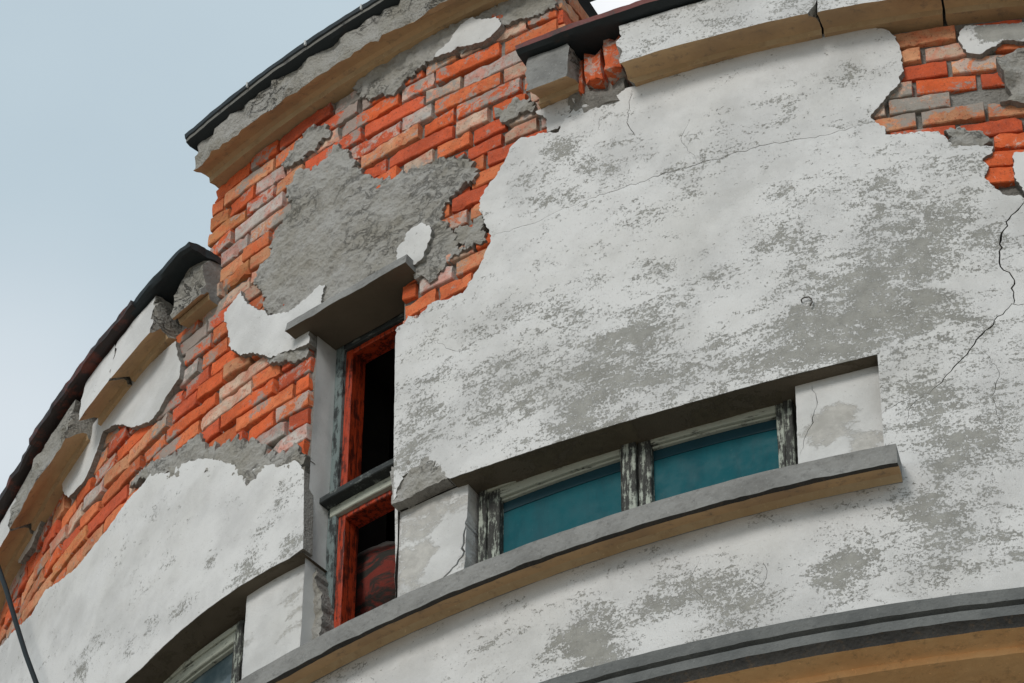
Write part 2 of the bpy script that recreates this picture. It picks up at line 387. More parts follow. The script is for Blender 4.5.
class CB:
    """curved boxes on the drum, gathered into one mesh"""
    def __init__(s): s.v = []; s.f = []; s.m = []
    def box(s, u0, u1, z0, z1, d0, d1, mat=0, tilt=0.0, rough=0.0015, bev=0.003, step=0.06):
        if u1 < u0: u0, u1 = u1, u0
        k = max(1, int((u1-u0)/step)); kz = max(1, int((z1-z0)/step))
        bm = bmesh.new(); grid = {}
        us = [u0+(u1-u0)*i/k for i in range(k+1)]; zs = [z0+(z1-z0)*i/kz for i in range(kz+1)]
        def vtx(i, j, d):
            kk = (i, j, d)
            if kk not in grid:
                u, z = us[i], zs[j]; sd = 31.7 if d == d0 else 3.1
                grid[kk] = bm.verts.new((u+rough*nz(u, z, 14, sd), d+rough*nz(u, z, 17, sd+1), z+rough*nz(u, z, 14, sd+2)+tilt*(u-u0)))
            return grid[kk]
        for i in range(k):
            for j in range(kz):
                bm.faces.new([vtx(i, j, d1), vtx(i, j+1, d1), vtx(i+1, j+1, d1), vtx(i+1, j, d1)])
                bm.faces.new([vtx(i, j, d0), vtx(i+1, j, d0), vtx(i+1, j+1, d0), vtx(i, j+1, d0)])
        for i in range(k):
            for j in (0, kz): bm.faces.new([vtx(i, j, d0), vtx(i, j, d1), vtx(i+1, j, d1), vtx(i+1, j, d0)])
        for j in range(kz):
            for i in (0, k): bm.faces.new([vtx(i, j, d0), vtx(i, j, d1), vtx(i, j+1, d1), vtx(i, j+1, d0)])
        bmesh.ops.recalc_face_normals(bm, faces=bm.faces)
        if bev:
            ed = [e for e in bm.edges if len(e.link_faces) == 2 and e.calc_face_angle(0) > 1.0]
            bmesh.ops.bevel(bm, geom=ed, offset=bev, segments=1, affect='EDGES')
        bm.verts.index_update(); o = len(s.v)
        for v in bm.verts: s.v.append(P(v.co.x, v.co.z, v.co.y))
        for f in bm.faces: s.f.append([o+v.index for v in f.verts][::-1]); s.m.append(mat)
        bm.free(); return s
    def build(s, name, mats, parent=None):
        o = link(name, s.v, s.f, mats, parent, s.m)
        bm = bmesh.new(); bm.from_mesh(o.data); bmesh.ops.recalc_face_normals(bm, faces=bm.faces); bm.to_mesh(o.data); bm.free()
        return o
def empty(name, loc=(0, 0, 0), parent=None):
    o = bpy.data.objects.new(name, None); o.empty_display_size = 0.3; COL.objects.link(o); o.location = loc
    if parent: o.parent = parent
    return o

# ------------------------------------------------------------------ ground
gm = bmesh.new(); bmesh.ops.create_grid(gm, x_segments=60, y_segments=60, size=300)
for v in gm.verts: v.co.z = -1.6 + (0.05*noise.noise(v.co*0.2))
me = bpy.data.meshes.new('ground'); gm.to_mesh(me); gm.free(); me.materials.append(M['ground'])
g = bpy.data.objects.new('ground', me); COL.objects.link(g); tag(g, kind='structure')

# ------------------------------------------------------------------ the building
bld = empty('round_building', (0, 0, -1.6))
tag(bld, 'weathered round building with peeling white plaster over red brick', 'building')
bld_inv = Matrix.Translation((0, 0, 1.6))
_link = link
def link(name, verts, faces, mats, parent=None, midx=None, smooth=False):
    o = _link(name, verts, faces, mats, parent, midx, smooth)
    if parent is not None:
        o.matrix_parent_inverse = bld_inv if parent is bld else Matrix.Identity(4)
    return o

UL, UR = -3.105, -1.445                        # the tall block's ends
NWL, NWR, NWB, NWT = -2.478, -2.085, 8.16, 9.755   # narrow window opening
Z_LOW, Z_HI = 10.42, 11.12
wallbot = [(-0.375,8.7091),(-0.488,8.6995),(-0.602,8.6914),(-0.715,8.6849),(-0.829,8.68),(-0.942,8.6767),(-1.056,8.675),(-1.169,8.6749),(-1.283,8.6763),(-1.396,8.6794),(-1.51,8.6841),(-1.623,8.6903),(-1.737,8.6981),(-1.85,8.7076)]
left_bot = [(-2.461,8.7089),(-2.523,8.7154),(-2.584,8.7205),(-2.646,8.7242),(-2.708,8.7265),(-2.769,8.7273),(-2.831,8.7268),(-2.893,8.7248),(-2.955,8.7214),(-3.016,8.7166),(-3.078,8.7104),(-3.14,8.7027),(-3.201,8.6937),(-3.263,8.6832)]
REC_R = -0.381

# solid wall behind everything: one shell with stepped top and its openings
core_poly = [(-9.5, -1.65, 0), (6.0, -1.65, 0), (6.0, Z_LOW, 0), (UR, Z_LOW, 0), (UR, Z_HI, 0), (UL, Z_HI, 0), (UL, Z_LOW, 0), (-9.5, Z_LOW, 0)]
core_holes = [[(NWL, NWB, 0), (NWR, NWB, 0), (NWR, NWT, 0), (NWL, NWT, 0)],
              [(NWR+0.001, NWB, 0)] + [(REC_R, NWB, 0)] + [(a, b, 0) for a, b in wallbot] + [(NWR+0.001, 8.71, 0)],
              [(NWL-0.001, NWB, 0)] + [(a, b, 0) for a, b in left_bot] + [(-4.6, 8.71, 0), (-4.6, NWB, 0)],
              [(-1.9, 6.3, 0), (1.4, 6.3, 0), (1.4, 7.57, 0), (-1.9, 7.57, 0)]]
patch('wall', core_poly, [M['mortar'], M['core_edge']], bld, front=lambda u, z: -0.040+0.013*fb(u, z, 9, 4), back=-0.42, step=0.07, jag=0, holes=core_holes, rstep=0.05, soft=0.0)
# dark rooms behind the openings, and the flat roof
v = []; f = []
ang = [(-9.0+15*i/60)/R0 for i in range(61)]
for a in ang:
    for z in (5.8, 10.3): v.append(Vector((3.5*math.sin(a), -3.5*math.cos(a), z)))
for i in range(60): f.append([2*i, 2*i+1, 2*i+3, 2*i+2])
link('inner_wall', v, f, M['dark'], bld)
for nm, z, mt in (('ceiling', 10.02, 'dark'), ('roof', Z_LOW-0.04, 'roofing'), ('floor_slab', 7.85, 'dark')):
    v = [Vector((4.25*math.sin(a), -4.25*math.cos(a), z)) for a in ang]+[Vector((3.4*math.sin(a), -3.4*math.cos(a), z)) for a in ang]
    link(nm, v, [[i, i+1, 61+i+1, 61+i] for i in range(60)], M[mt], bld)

# ---------------------------------------------------------------- bricks
PAL = [((0.67, 0.135, 0.042), 3.0), ((0.57, 0.105, 0.045), 2.4), ((0.66, 0.19, 0.075), 2.4), ((0.62, 0.30, 0.16), 2.4), ((0.58, 0.43, 0.33), 1.8), ((0.50, 0.46, 0.43), 1.1), ((0.52, 0.22, 0.09), 0.6)]
PW = np.array([p[1] for p in PAL]); PW = PW/PW.sum()
class Bricks:
    def __init__(s): s.v = []; s.f = []; s.c = []; s.s = []
    def brick(s, place, L, H, D, seed, col=None, smear=None, chip=1.0):
        """place(a, b, d): a along, b up, d outward; rounded, chipped, uneven front"""
        if col is None:
            c = PAL[rng.choice(len(PAL), p=PW)][0]; k = rng.uniform(0.82, 1.16); col = tuple(min(0.9, x*k) for x in c)
        if smear is None: smear = float(rng.choice([0.05, 0.2, 0.38, 0.6], p=[.46, .28, .16, .10]))
        bev = 0.0032; mx_ = max(3, int(L/0.02)); A = [0.0, bev]+[bev+(L-2*bev)*i/mx_ for i in range(1, mx_)]+[L-bev, L]; Bz = [0.0, bev]+[bev+(H-2*bev)*i/4 for i in range(1, 4)]+[H-bev, H]
        nx = len(A)-1; ny = len(Bz)-1; o = len(s.v)
        skew = rng.uniform(-0.003, 0.003); dp = rng.uniform(-0.007, 0.006); rot = rng.uniform(-0.006, 0.006)
        tr = rng.uniform(-0.012, 0.012)
        rings = []
        for j in range(ny+1):
            for i in range(nx+1):
                a = A[i]; b = Bz[j]; fa = a/L; fbb = b/H
                ex = min(a, L-a); ey = min(b, H-b)
                rnd = 0.0
                if ex < 1e-6 or ey < 1e-6: rnd = 0.0032
                n1 = noise.fractal(Vector((a*25+seed*3.1, b*25, seed)), 1.0, 2.0, 4)
                n2 = noise.noise(Vector((a*60, b*60, seed*1.7)))
                edge = max(0, 1-ex/0.018)+max(0, 1-ey/0.018)
                cp = max(0.0, noise.noise(Vector((a*24+seed, b*24, seed*2.3)))-0.28)*0.034*edge*chip
                d = dp+tr*(fa-0.5)+0.0035*n1-rnd-cp+0.001*n2
                aa = a+(0.004*noise.noise(Vector((seed, b*30, 1.0))) if ex < 1e-6 else 0)+(0.003 if ex < 1e-6 and a == 0 else (-0.003 if ex < 1e-6 else 0))
                bb = b+(0.0018*noise.noise(Vector((a*22, seed, 5.0))) if ey < 1e-6 else 0)+skew*(fa-0.5)+rot*0.0
                if cp and ey < 1e-6: bb += (-1 if j == ny else 1)*cp*0.5
                s.v.append(place(aa, bb, d)); s.c.append(col); s.s.append(smear)
        w = nx+1
        for j in range(ny):
            for i in range(nx):
                a0 = o+j*w+i; s.f.append([a0, a0+1, a0+w+1, a0+w])
        # sides
        rim = [o+i for i in range(nx+1)]+[o+j*w+nx for j in range(1, ny+1)]+[o+ny*w+i for i in range(nx-1, -1, -1)]+[o+j*w for j in range(ny-1, 0, -1)]
        par = [(A[i], 0) for i in range(nx+1)]+[(L, Bz[j]) for j in range(1, ny+1)]+[(A[i], H) for i in range(nx-1, -1, -1)]+[(0, Bz[j]) for j in range(ny-1, 0, -1)]
        b0 = len(s.v)
        for (a, b) in par: s.v.append(place(a, b, -D)); s.c.append(col); s.s.append(smear)
        n = len(rim)
        for i in range(n): s.f.append([rim[i], b0+i, b0+(i+1) % n, rim[(i+1) % n]])
    def build(s, name, parent):
        o = link(name, s.v, s.f, M['brick'], parent)
        ca = o.data.attributes.new('col', 'FLOAT_COLOR', 'POINT'); ca.data.foreach_set('color', [x for c in s.c for x in (*c, 1.0)])
        sa = o.data.attributes.new('smear', 'FLOAT', 'POINT'); sa.data.foreach_set('value', s.s)
        bm = bmesh.new(); bm.from_mesh(o.data); bmesh.ops.recalc_face_normals(bm, faces=bm.faces); bm.to_mesh(o.data); bm.free()
        o.data.polygons.foreach_set('use_smooth', [True]*len(o.data.polygons)); o.data.set_sharp_from_angle(angle=math.radians(24))
        return o
COURSE = 0.0805; JOINT = 0.012
def brick_field(bk, u0, u1, z0, z1, drop=0.006, opt=(0.152, 0.152, 0.156, 0.15, 0.285)):
    k = 0; z = z0; prev = []
    while z+COURSE*0.6 < z1:
        h = min(COURSE-JOINT, z1-z)+rng.uniform(-0.002, 0.002)
        u = u0; cur = []
        while u < u1-0.02:
            opts = list(opt) if u > u0 else [0.152, 0.075, 0.22, 0.11]
            best = None
            for L in opts:
                L = L+rng.uniform(-0.007, 0.007); e = u+L
                sc = min([abs(e-q) for q in prev]+[0.12])+rng.uniform(0, 0.03)
                if best is None or sc > best[0]: best = (sc, L)
            L = best[1]
            if u+L > u1-0.05: L = u1-u
            cur.append(u+L)
            if rng.random() > drop:
                uu = u; dj = rng.uniform(-0.0015, 0.0015)
                bk.brick(lambda a, b, d, uu=uu, zz=z+dj: P(uu+a, zz+b, -0.019+d), max(0.04, L-JOINT*rng.uniform(0.6, 1.3)), h, 0.03, rng.uniform(0, 100))
            u += L
        z += COURSE; k += 1; prev = cur
bk = Bricks()
# left of and above the narrow window, in three fields that meet at its jambs
zc = 8.86+COURSE*math.ceil((NWT+0.02-8.86)/COURSE); zd = zc+COURSE*round((10.27-zc)/COURSE)
brick_field(bk, -5.3, NWL-0.004, 8.86, zc-0.02)
brick_field(bk, -5.3, UR, zc, zd-0.02)
brick_field(bk, UL, UR, zd, 10.98)
brick_field(bk, NWR+0.004, -1.4, zc-7*COURSE, zc-0.02)
bk.build('brickwork', bld)
PW = PW*np.array([1, 1, 1, 1, 0.5, 0.0, 1]); PW = PW/PW.sum()
bk = Bricks(); brick_field(bk, -0.62, 0.9, 9.42, 10.25, drop=0.06, opt=(0.268, 0.262, 0.225, 0.14)); bk.build('brickwork', bld)
# brick return of the tall block, seen end-on above the right-hand cornice
bk = Bricks(); z = 10.44; k = 0
while z < 10.93:
    r = -0.03-(0.0 if k % 2 else 0.13)
    segs = [(-0.03, -0.155), (-0.165, -0.42)] if k % 2 else [(-0.03, -0.28), (-0.29, -0.42)]
    for (ra, rb) in segs:
        bk.brick(lambda a, b, d, ra=ra, zz=z: P(UR, zz+b, ra-a)+Vector((math.cos(UR/R0), math.sin(UR/R0), 0))*(0.012+d), abs(rb-ra)-0.004, COURSE-JOINT, 0.03, rng.uniform(0, 99))
    z += COURSE; k += 1
bk.build('brick_return', bld)

# ---------------------------------------------------------------- grey scratch coat left on the bricks
def rough_front(base, amp, seed): return lambda u, z: base+amp*fb(u, z, 7, 5, seed)+amp*0.9*fb(u, z, 30, 5, seed+4)
SC = [M['scratch'], M['edge']]
scr = [
 [(-2.498,10.625),(-2.412,10.668),(-2.351,10.599),(-2.313,10.5),(-2.284,10.433),(-2.177,10.333),(-2.109,10.313),(-2.062,10.292),(-1.916,10.277),(-1.827,10.236),(-1.775,10.153),(-1.781,10.092),(-1.845,10.092),(-1.904,10.039),(-1.91,9.982),(-1.896,9.929),(-1.853,9.86),(-1.852,9.806),(-1.807,9.765),(-1.864,9.742),(-1.946,9.704),(-2.026,9.73),(-2.036,9.76),(-2.093,9.813),(-2.407,9.807),(-2.601,9.843),(-2.717,9.995),(-2.758,10.135),(-2.802,10.212),(-2.768,10.276),(-2.718,10.303),(-2.708,10.39),(-2.664,10.433),(-2.622,10.499),(-2.654,10.601),(-2.601,10.66)],
 [(-2.349,10.985),(-2.224,10.989),(-1.993,10.975),(-1.817,10.97),(-1.689,10.971),(-1.563,10.988),(-1.456,10.94),(-1.453,10.828),(-1.554,10.823),(-1.666,10.848),(-1.687,10.816),(-1.772,10.8),(-1.88,10.826),(-1.972,10.84),(-2.035,10.825),(-2.138,10.777),(-2.255,10.805),(-2.296,10.839),(-2.331,10.906)],
 [(-2.652,10.811),(-2.562,10.86),(-2.463,10.812),(-2.441,10.758),(-2.537,10.728),(-2.573,10.697),(-2.684,10.739),(-2.677,10.791)],
 [(-3.219,9.527),(-3.172,9.635),(-3.093,9.656),(-3.039,9.618),(-3.024,9.557),(-2.962,9.506),(-2.922,9.479),(-2.886,9.489),(-2.837,9.466),(-2.77,9.399),(-2.743,9.405),(-2.705,9.364),(-2.666,9.299),(-2.587,9.231),(-2.502,9.221),(-2.484,9.077),(-2.755,9.196),(-2.98,9.403)],
 [(-1.7,10.404),(-1.618,10.412),(-1.561,10.392),(-1.545,10.331),(-1.606,10.331),(-1.668,10.329)],
 [(-2.097,8.89),(-1.949,8.849),(-1.852,8.739,0.003),(-1.863,8.713,0.004),(-1.978,8.713,0.004),(-2.083,8.709,0.003)],
 [(-3.487,9.679),(-3.361,9.701),(-3.197,9.647),(-3.161,9.535),(-3.351,9.62)],
 [(-1.849,9.873),(-1.747,9.887),(-1.726,9.766),(-1.798,9.761),(-1.848,9.803)],
 [(-0.098,9.679),(-0.045,9.684),(0.019,9.662),(0.042,9.62),(0.006,9.582),(-0.068,9.6)],
 [(-2.617,9.779),(-2.528,9.755),(-2.496,9.701),(-2.494,9.655),(-2.59,9.668),(-2.683,9.718),(-2.697,9.782)],
]
for i, pl in enumerate(scr):
    patch('scratch_coat', pl, SC, bld, front=rough_front(-0.004, 0.010, 5.0*i), back=-0.05, step=0.011, jag=0.016, seed=20+i, rstep=0.007)
# the lump of mortar with paint at the right edge
lump = [(0.096,9.989),(0.125,10.02),(0.19,10.036),(0.283,10.035),(0.273,9.746),(0.141,9.777),(0.099,9.789),(0.139,9.832),(0.115,9.896)]
patch('mortar_lump', lump, [M['broken'], M['edge']], bld, front=lambda u, z: 0.01+0.045*fb(u, z, 9, 5, 3), back=-0.05, step=0.013, jag=0.008, seed=77, rstep=0.011)

# ---------------------------------------------------------------- plaster
PL = [M['plaster'], M['edge']]
def flat_front(seed, amp=0.003, base=0.0): return lambda u, z: base+amp*fb(u, z, 2.2, 3, seed)+0.0012*fb(u, z, 18, 3, seed+5)
main = ([(-2.075,8.725,0),(-2.083,8.998,0),(-2.094,9.5),(-2.086,9.528),(-2.056,9.531),(-2.04,9.565),(-2.006,9.526),(-1.949,9.567),(-1.874,9.55),(-1.816,9.543),(-1.782,9.592),(-1.755,9.633),(-1.733,9.678),(-1.708,9.724),(-1.701,9.764),(-1.73,9.839),(-1.751,9.91),(-1.756,9.983),(-1.72,10.02),(-1.68,10.069),(-1.644,10.121),(-1.636,10.173),(-1.589,10.196),(-1.511,10.179),(-1.443,10.152),(-1.412,10.216),(-1.369,10.25),(-1.315,10.257),(-1.171,10.252,0.001),(-1.056,10.243,0.001),(-0.842,10.241,0.001),(-0.694,10.252,0.001),(-0.509,10.258,0.001),(-0.342,10.286),(-0.319,10.261),(-0.273,10.234),(-0.243,10.216),(-0.22,10.154),(-0.211,10.07),(-0.212,10.009),(-0.228,9.949),(-0.262,9.905),(-0.334,9.808),(-0.324,9.781),(-0.296,9.749),(-0.291,9.706),(-0.215,9.696),(-0.117,9.685),(-0.087,9.64),(-0.05,9.599),(0.008,9.593),(0.053,9.581),(0.044,9.544),(0.02,9.528),(0.029,9.476),(0.019,9.437),(0.045,9.391),(0.075,9.343),(0.119,9.337),(0.142,9.319),(0.215,9.277)]
  + [(0.34, 9.62), (0.5, 9.7), (0.56, 9.86), (0.70, 9.93), (0.66, 10.08), (0.74, 10.244, 0), (4.4, 10.244, 0), (4.4, 7.64, 0), (-4.7, 7.64, 0), (-4.7, 8.17, 0), (REC_R, 8.17, 0), (REC_R+.004, 8.72, 0)]
  + [(a, b, 0.0008) for a, b in wallbot] + [(-1.857,8.712),(-1.873,8.733),(-1.938,8.805),(-2.044,8.815)])
stains = [(-1.284,9.931,0.091,0.35),(-1.38,9.801,0.067,0.5),(-1.436,10.054,0.055,0.5),(-1.513,9.841,0.055,0.45),(-1.592,9.981,0.048,0.4),(-1.142,9.622,0.048,0.25),(-0.786,10.181,0.055,0.2),(-0.391,10.029,0.067,0.3),(-0.601,9.965,0.061,0.25),(-0.923,9.779,0.121,0.15),(-0.656,9.491,0.061,0.35),(-0.324,9.446,0.136,0.45),(-0.178,9.178,0.121,0.5),(-0.348,9.055,0.152,0.5),(-0.603,9.192,0.091,0.4),(-0.647,9.322,0.091,0.35),(-0.455,8.878,0.152,0.45),(-0.2,8.864,0.136,0.45),(-0.02,8.743,0.121,0.35),(-0.074,9.274,0.076,0.5),(0.071,9.088,0.091,0.35),(-0.242,8.479,0.106,0.5),(-0.18,8.256,0.091,0.5),(-0.03,8.231,0.121,0.4),(0.017,8.434,0.091,0.35),(-1.153,9.015,0.106,0.35),(-1.294,9.05,0.152,0.3),(-1.438,9.275,0.076,0.25),(-1.011,9.144,0.076,0.35),(-1.112,9.323,0.067,0.3),(-0.872,9.186,0.061,0.25),(-1.665,9.289,0.106,0.3),(-1.94,9.197,0.091,0.35),(-1.587,9.044,0.152,0.3),(-1.297,8.803,0.182,0.35),(-0.953,8.784,0.152,0.45),(-0.686,8.808,0.152,0.45),(-1.739,9.002,0.121,0.3),(-1.44,8.731,0.152,0.25),(-2.016,9.008,0.076,0.4),(-2.032,8.881,0.076,0.35),(-1.944,9.387,0.055,0.25),(-0.558,8.75,0.121,0.4),(-0.027,9.479,0.076,0.45),(-0.303,8.033,0.085,0.55),(-0.68,8.206,0.076,0.3),(-0.855,7.809,0.091,0.6),(-1.011,7.897,0.076,0.5),(-1.375,7.845,0.091,0.7),(-1.309,7.741,0.091,0.5),(-0.48,7.87,0.091,0.5),(-0.274,7.787,0.076,0.4),(-0.575,7.813,0.076,0.5),(-0.171,7.968,0.091,0.35),(-1.653,7.935,0.106,0.25),(-1.174,7.872,0.061,0.3),(-0.059,7.869,0.091,0.35),(-2.308,8.078,0.091,0.35),(-0.799,7.636,0.061,0.2)]
mcr = [
 ([(0.141,9.31),(0.077,9.235),(0.044,9.138),(0.035,9.039),(0.045,9.001),(0.073,8.952),(0.058,8.846)], 0.008),
 ([(0.113,8.834),(0.058,8.846),(-0.035,8.745),(-0.122,8.629),(-0.224,8.51)], 0.006),
 ([(-1.437,9.754),(-1.139,9.758),(-0.924,9.764),(-0.713,9.768),(-0.525,9.757),(-0.406,9.768),(-0.33,9.783)], 0.0035),
 ([(-1.164,10.233),(-1.173,10.16),(-1.182,10.077),(-1.157,9.995)], 0.003),
 ([(-0.224,8.51),(-0.282,8.479),(-0.307,8.386)], 0.002),
 ([(-0.791,7.838),(-0.764,7.883),(-0.777,7.935)], 0.002),
 ([(-0.224,8.51),(-0.303,8.492),(-0.417,8.432)], 0.0015),
 ([(-0.924,9.764),(-0.991,9.905),(-0.953,10.0)], 0.0015),
 ([(-0.056,8.683),(-0.004,8.557),(-0.037,8.442),(-0.014,8.312)], 0.002),
 ([(-1.944,9.397),(-1.841,9.276),(-1.781,9.264)], 0.0015),
 ([(-1.437,9.754),(-1.532,9.742),(-1.701,9.759)], 0.002),
 ([(-0.976,8.007),(-1.01,7.937),(-0.974,7.845)], 0.0015),
 ([(-1.225,10.148),(-1.282,10.143),(-1.29,10.086)], 0.002),
]
patch('plaster', main, PL, bld, front=flat_front(1.0), back=-0.05, step=0.026, jag=0.006, cracks=mcr, blobs=[(a, b, c*1.25, d*0.62) for a, b, c, d in stains], wear0=0.18, seed=2, rstep=0.009)
chip = [(-1.533,10.304),(-1.403,10.311,0.001),(-1.374,10.307),(-1.396,10.245),(-1.423,10.196),(-1.447,10.172),(-1.486,10.176),(-1.494,10.248)]
patch('plaster', chip, PL, bld, front=flat_front(2.0, 0.004, -0.002), back=-0.05, step=0.02, jag=0.004, wear0=0.25, seed=3, rstep=0.01, blobs=[])
low = ([(-2.461,8.724,0),(-2.477,9.085),(-2.501,9.131),(-2.526,9.17),(-2.604,9.198),(-2.673,9.228),(-2.743,9.244),(-2.836,9.331),(-2.95,9.44),(-3.06,9.504),(-3.143,9.542),(-3.195,9.54),(-3.334,9.629),(-3.379,9.609),(-3.477,9.605),(-3.543,9.575),(-3.615,9.551),(-3.711,9.538),(-3.813,9.525),(-3.97,9.566),(-4.085,9.618),(-4.222,9.593),(-4.572,9.713),(-5.131,9.981)]
  + [(-5.4, 8.7, 0), (-4.6, 8.7, 0)] + [(a, b, 0.0008) for a, b in left_bot[::-1][:-1]])
lst = [(-2.921,8.946,0.048,0.45),(-2.956,9.037,0.042,0.3),(-2.693,8.896,0.076,0.35),(-2.707,8.77,0.061,0.45),(-2.582,9.01,0.061,0.25),(-3.067,8.813,0.076,0.35),(-2.804,8.762,0.067,0.4),(-3.237,8.832,0.061,0.35),(-3.696,8.958,0.061,0.4),(-3.568,9.007,0.045,0.25),(-2.52,8.771,0.061,0.4),(-3.481,9.32,0.076,0.12),(-3.302,9.384,0.076,0.12),(-2.792,9.233,0.061,0.1),(-3.352,8.818,0.055,0.4)]
patch('plaster', low, PL, bld, front=flat_front(3.0), back=-0.05, step=0.024, jag=0.005, blobs=lst, wear0=0.14, seed=4, rstep=0.009)
pieces = [
 [(-3.239,10.226),(-3.217,10.133),(-3.193,10.074),(-3.195,10.004),(-3.266,9.965),(-3.304,9.923),(-3.371,9.907),(-3.491,9.976),(-3.561,10.042),(-3.647,10.1),(-3.712,10.125),(-3.745,10.069),(-3.774,10.018),(-3.835,9.966),(-3.962,9.979),(-4.0,10.023),(-4.065,10.162,0),(-4.023,10.221,0),(-3.881,10.232,0),(-3.638,10.238,0)],
 [(-4.191,10.123),(-4.249,10.042),(-4.31,10.004),(-4.418,10.016),(-4.516,10.087),(-4.639,10.17),(-4.644,10.268),(-4.39,10.201)],
 [(-2.856,10.2),(-2.807,10.092),(-2.712,9.996),(-2.7,9.967),(-2.601,9.913),(-2.519,9.922),(-2.454,9.942),(-2.426,9.932),(-2.433,9.842),(-2.48,9.792),(-2.479,9.678),(-2.589,9.716),(-2.679,9.739),(-2.742,9.811),(-2.837,9.861),(-2.897,9.947),(-2.917,10.058),(-2.946,10.145),(-2.894,10.174)],
 [(-1.988,9.979),(-1.942,9.914),(-1.952,9.868),(-1.972,9.8),(-2.004,9.779),(-2.082,9.814),(-2.094,9.911),(-2.06,9.926),(-2.048,9.969)],
 [(-1.962,10.827),(-1.886,10.876),(-1.841,10.937),(-1.788,10.943),(-1.751,10.91),(-1.692,10.889),(-1.664,10.839),(-1.682,10.811),(-1.741,10.783),(-1.762,10.785),(-1.792,10.799),(-1.87,10.811)],
 [(0.121,9.536),(0.238,9.535),(0.217,9.3),(0.142,9.324),(0.125,9.388),(0.116,9.432)],
]
for i, pl in enumerate(pieces):
    patch('plaster', pl, PL, bld, front=flat_front(4.0+i, 0.003, [0.002, 0.002, 0.009, 0.012, 0.012, 0.002][i]), back=-0.05, step=0.02, jag=0.006 if i != 0 else 0.004, blobs=[], wear0=[-.1, -.05, .15, .1, -.1, .05][i], seed=30+i, rstep=0.007)
gp = [(-0.013,10.146),(0.01,10.19),(0.117,10.177),(0.295,10.166),(0.285,10.055),(0.187,10.082),(0.127,10.091),(0.084,10.057),(0.046,10.038),(0.007,10.06),(-0.012,10.11)]
patch('plaster', gp, PL, bld, front=flat_front(14.0, 0.01), back=-0.05, step=0.016, jag=0.006, blobs=[(0.074,10.14,0.055,0.9),(0.174,10.125,0.076,0.9)], wear0=-0.05, seed=41, rstep=0.01)

# recessed panels either side of the narrow window and right of the wide one
PN = [M['panel'], M['panel']]
pan1 = [(-2.108,8.757,0.001),(-1.811,8.71,0.001),(-1.82,8.369,0.001)] + [(-1.84, 8.18, 0), (NWR+0.002, 8.18, 0)]
patch('recessed_panel', pan1, PN, bld, front=flat_front(21, 0.003, -0.05), back=-0.14, step=0.02, jag=0.003, blobs=[(-1.871,8.53,0.048,-0.8),(-1.916,8.401,0.042,-0.7),(-1.996,8.461,0.061,0.2)], wear0=0.42, seed=51, rstep=0.012,
      cracks=[([(-1.93,8.335),(-1.876,8.352),(-1.83,8.399),(-1.824,8.486),(-1.814,8.59)], 0.012)])
pan2 = [(REC_R-0.002, 8.18, 0), (REC_R-0.002, 8.715, 0)] + [(-0.654,8.73,0.001)] + [(-0.664, 8.18, 0)]
patch('recessed_panel', pan2, PN, bld, front=flat_front(22, 0.003, -0.05), back=-0.16, step=0.02, jag=0.002, blobs=[(-0.516,8.545,0.061,0.25),(-0.584,8.477,0.076,0.2),(-0.444,8.399,0.061,0.2),(-0.592,8.652,0.061,-0.5),(-0.478,8.644,0.061,-0.4)], wear0=0.33, seed=52, rstep=0.012,
      cracks=[([(-0.6,8.676),(-0.585,8.598),(-0.623,8.487),(-0.653,8.389)], 0.003)])
pan3 = [(-2.497,8.743,0),(-2.773,8.743,0)] + [(-2.769, 8.18, 0)] + [(-2.487, 8.18, 0)]
patch('recessed_panel', pan3, PN, bld, front=flat_front(23, 0.003, -0.05), back=-0.14, step=0.02, jag=0.003, blobs=[(-2.663,8.644,0.036,-0.7),(-2.636,8.519,0.042,-0.8),(-2.565,8.351,0.042,-0.7),(-2.708,8.409,0.042,-0.5)], wear0=0.42, seed=53, rstep=0.012)
# broken strip of render between that panel and the narrow window's frame
st = [(-2.502,8.669),(-2.467,8.693),(-2.435,8.523),(-2.435,8.351),(-2.495,8.383)]
patch('scratch_coat', st, SC, bld, front=rough_front(-0.075, 0.016, 9.0), back=-0.15, step=0.014, jag=0.006, seed=61, rstep=0.012)
# plastered left jamb and head of the narrow window
v = []; f = []; K = 60
for i in range(K+1):
    z = NWB+(NWT-NWB)*i/K
    for j in range(9):
        d = -0.028-0.13*j/8; v.append(P(NWL+0.004+0.004*fb(d*3, z, 4, 4, 2)+0.010*max(0, (j-4)/4)*0, z, d))
for i in range(K):
    for j in range(8): a = i*9+j; f.append([a, a+9, a+10, a+1])
jamb = link('jamb', v, f, M['panel'], bld, smooth=True)
jamb.data.attributes.new('wear', 'FLOAT', 'POINT').data.foreach_set('value', [0.30]*len(v))

# ---------------------------------------------------------------- soffits of the long recesses
def ring_strip(name, tab, d0, d1, mat, dz=0.0, k=60, wear=0.35):
    us = np.linspace(tab[0][0], tab[-1][0], k+1); v = []; f = []
    for u in us:
        z = lerp_tab(tab, u)+dz
        for j in range(5): v.append(P(u, z+0.002*nz(u, j, 8), d0+(d1-d0)*j/4))
    for i in range(k):
        for j in range(4): a = i*5+j; f.append([a, a+1, a+6, a+5])
    o = link(name, v, f, mat, bld, smooth=True)
    o.data.attributes.new('wear', 'FLOAT', 'POINT').data.foreach_set('value', [wear]*len(v)); return o
M['soffit'] = m_plaster('shaded_soffit', (0.12, 0.10, 0.075), (0.09, 0.075, 0.052), 0.1, 0.8)  # plaster colour darkened to stand for the shade under overhangs
tabw = sorted([(a, b) for a, b in wallbot]); tabl = sorted([(a, b) for a, b in left_bot])
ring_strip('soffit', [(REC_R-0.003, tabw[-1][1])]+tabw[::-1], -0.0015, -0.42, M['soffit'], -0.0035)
ring_strip('soffit', [(-4.6, 8.70)]+tabl, -0.0015, -0.42, M['soffit'], -0.0035)

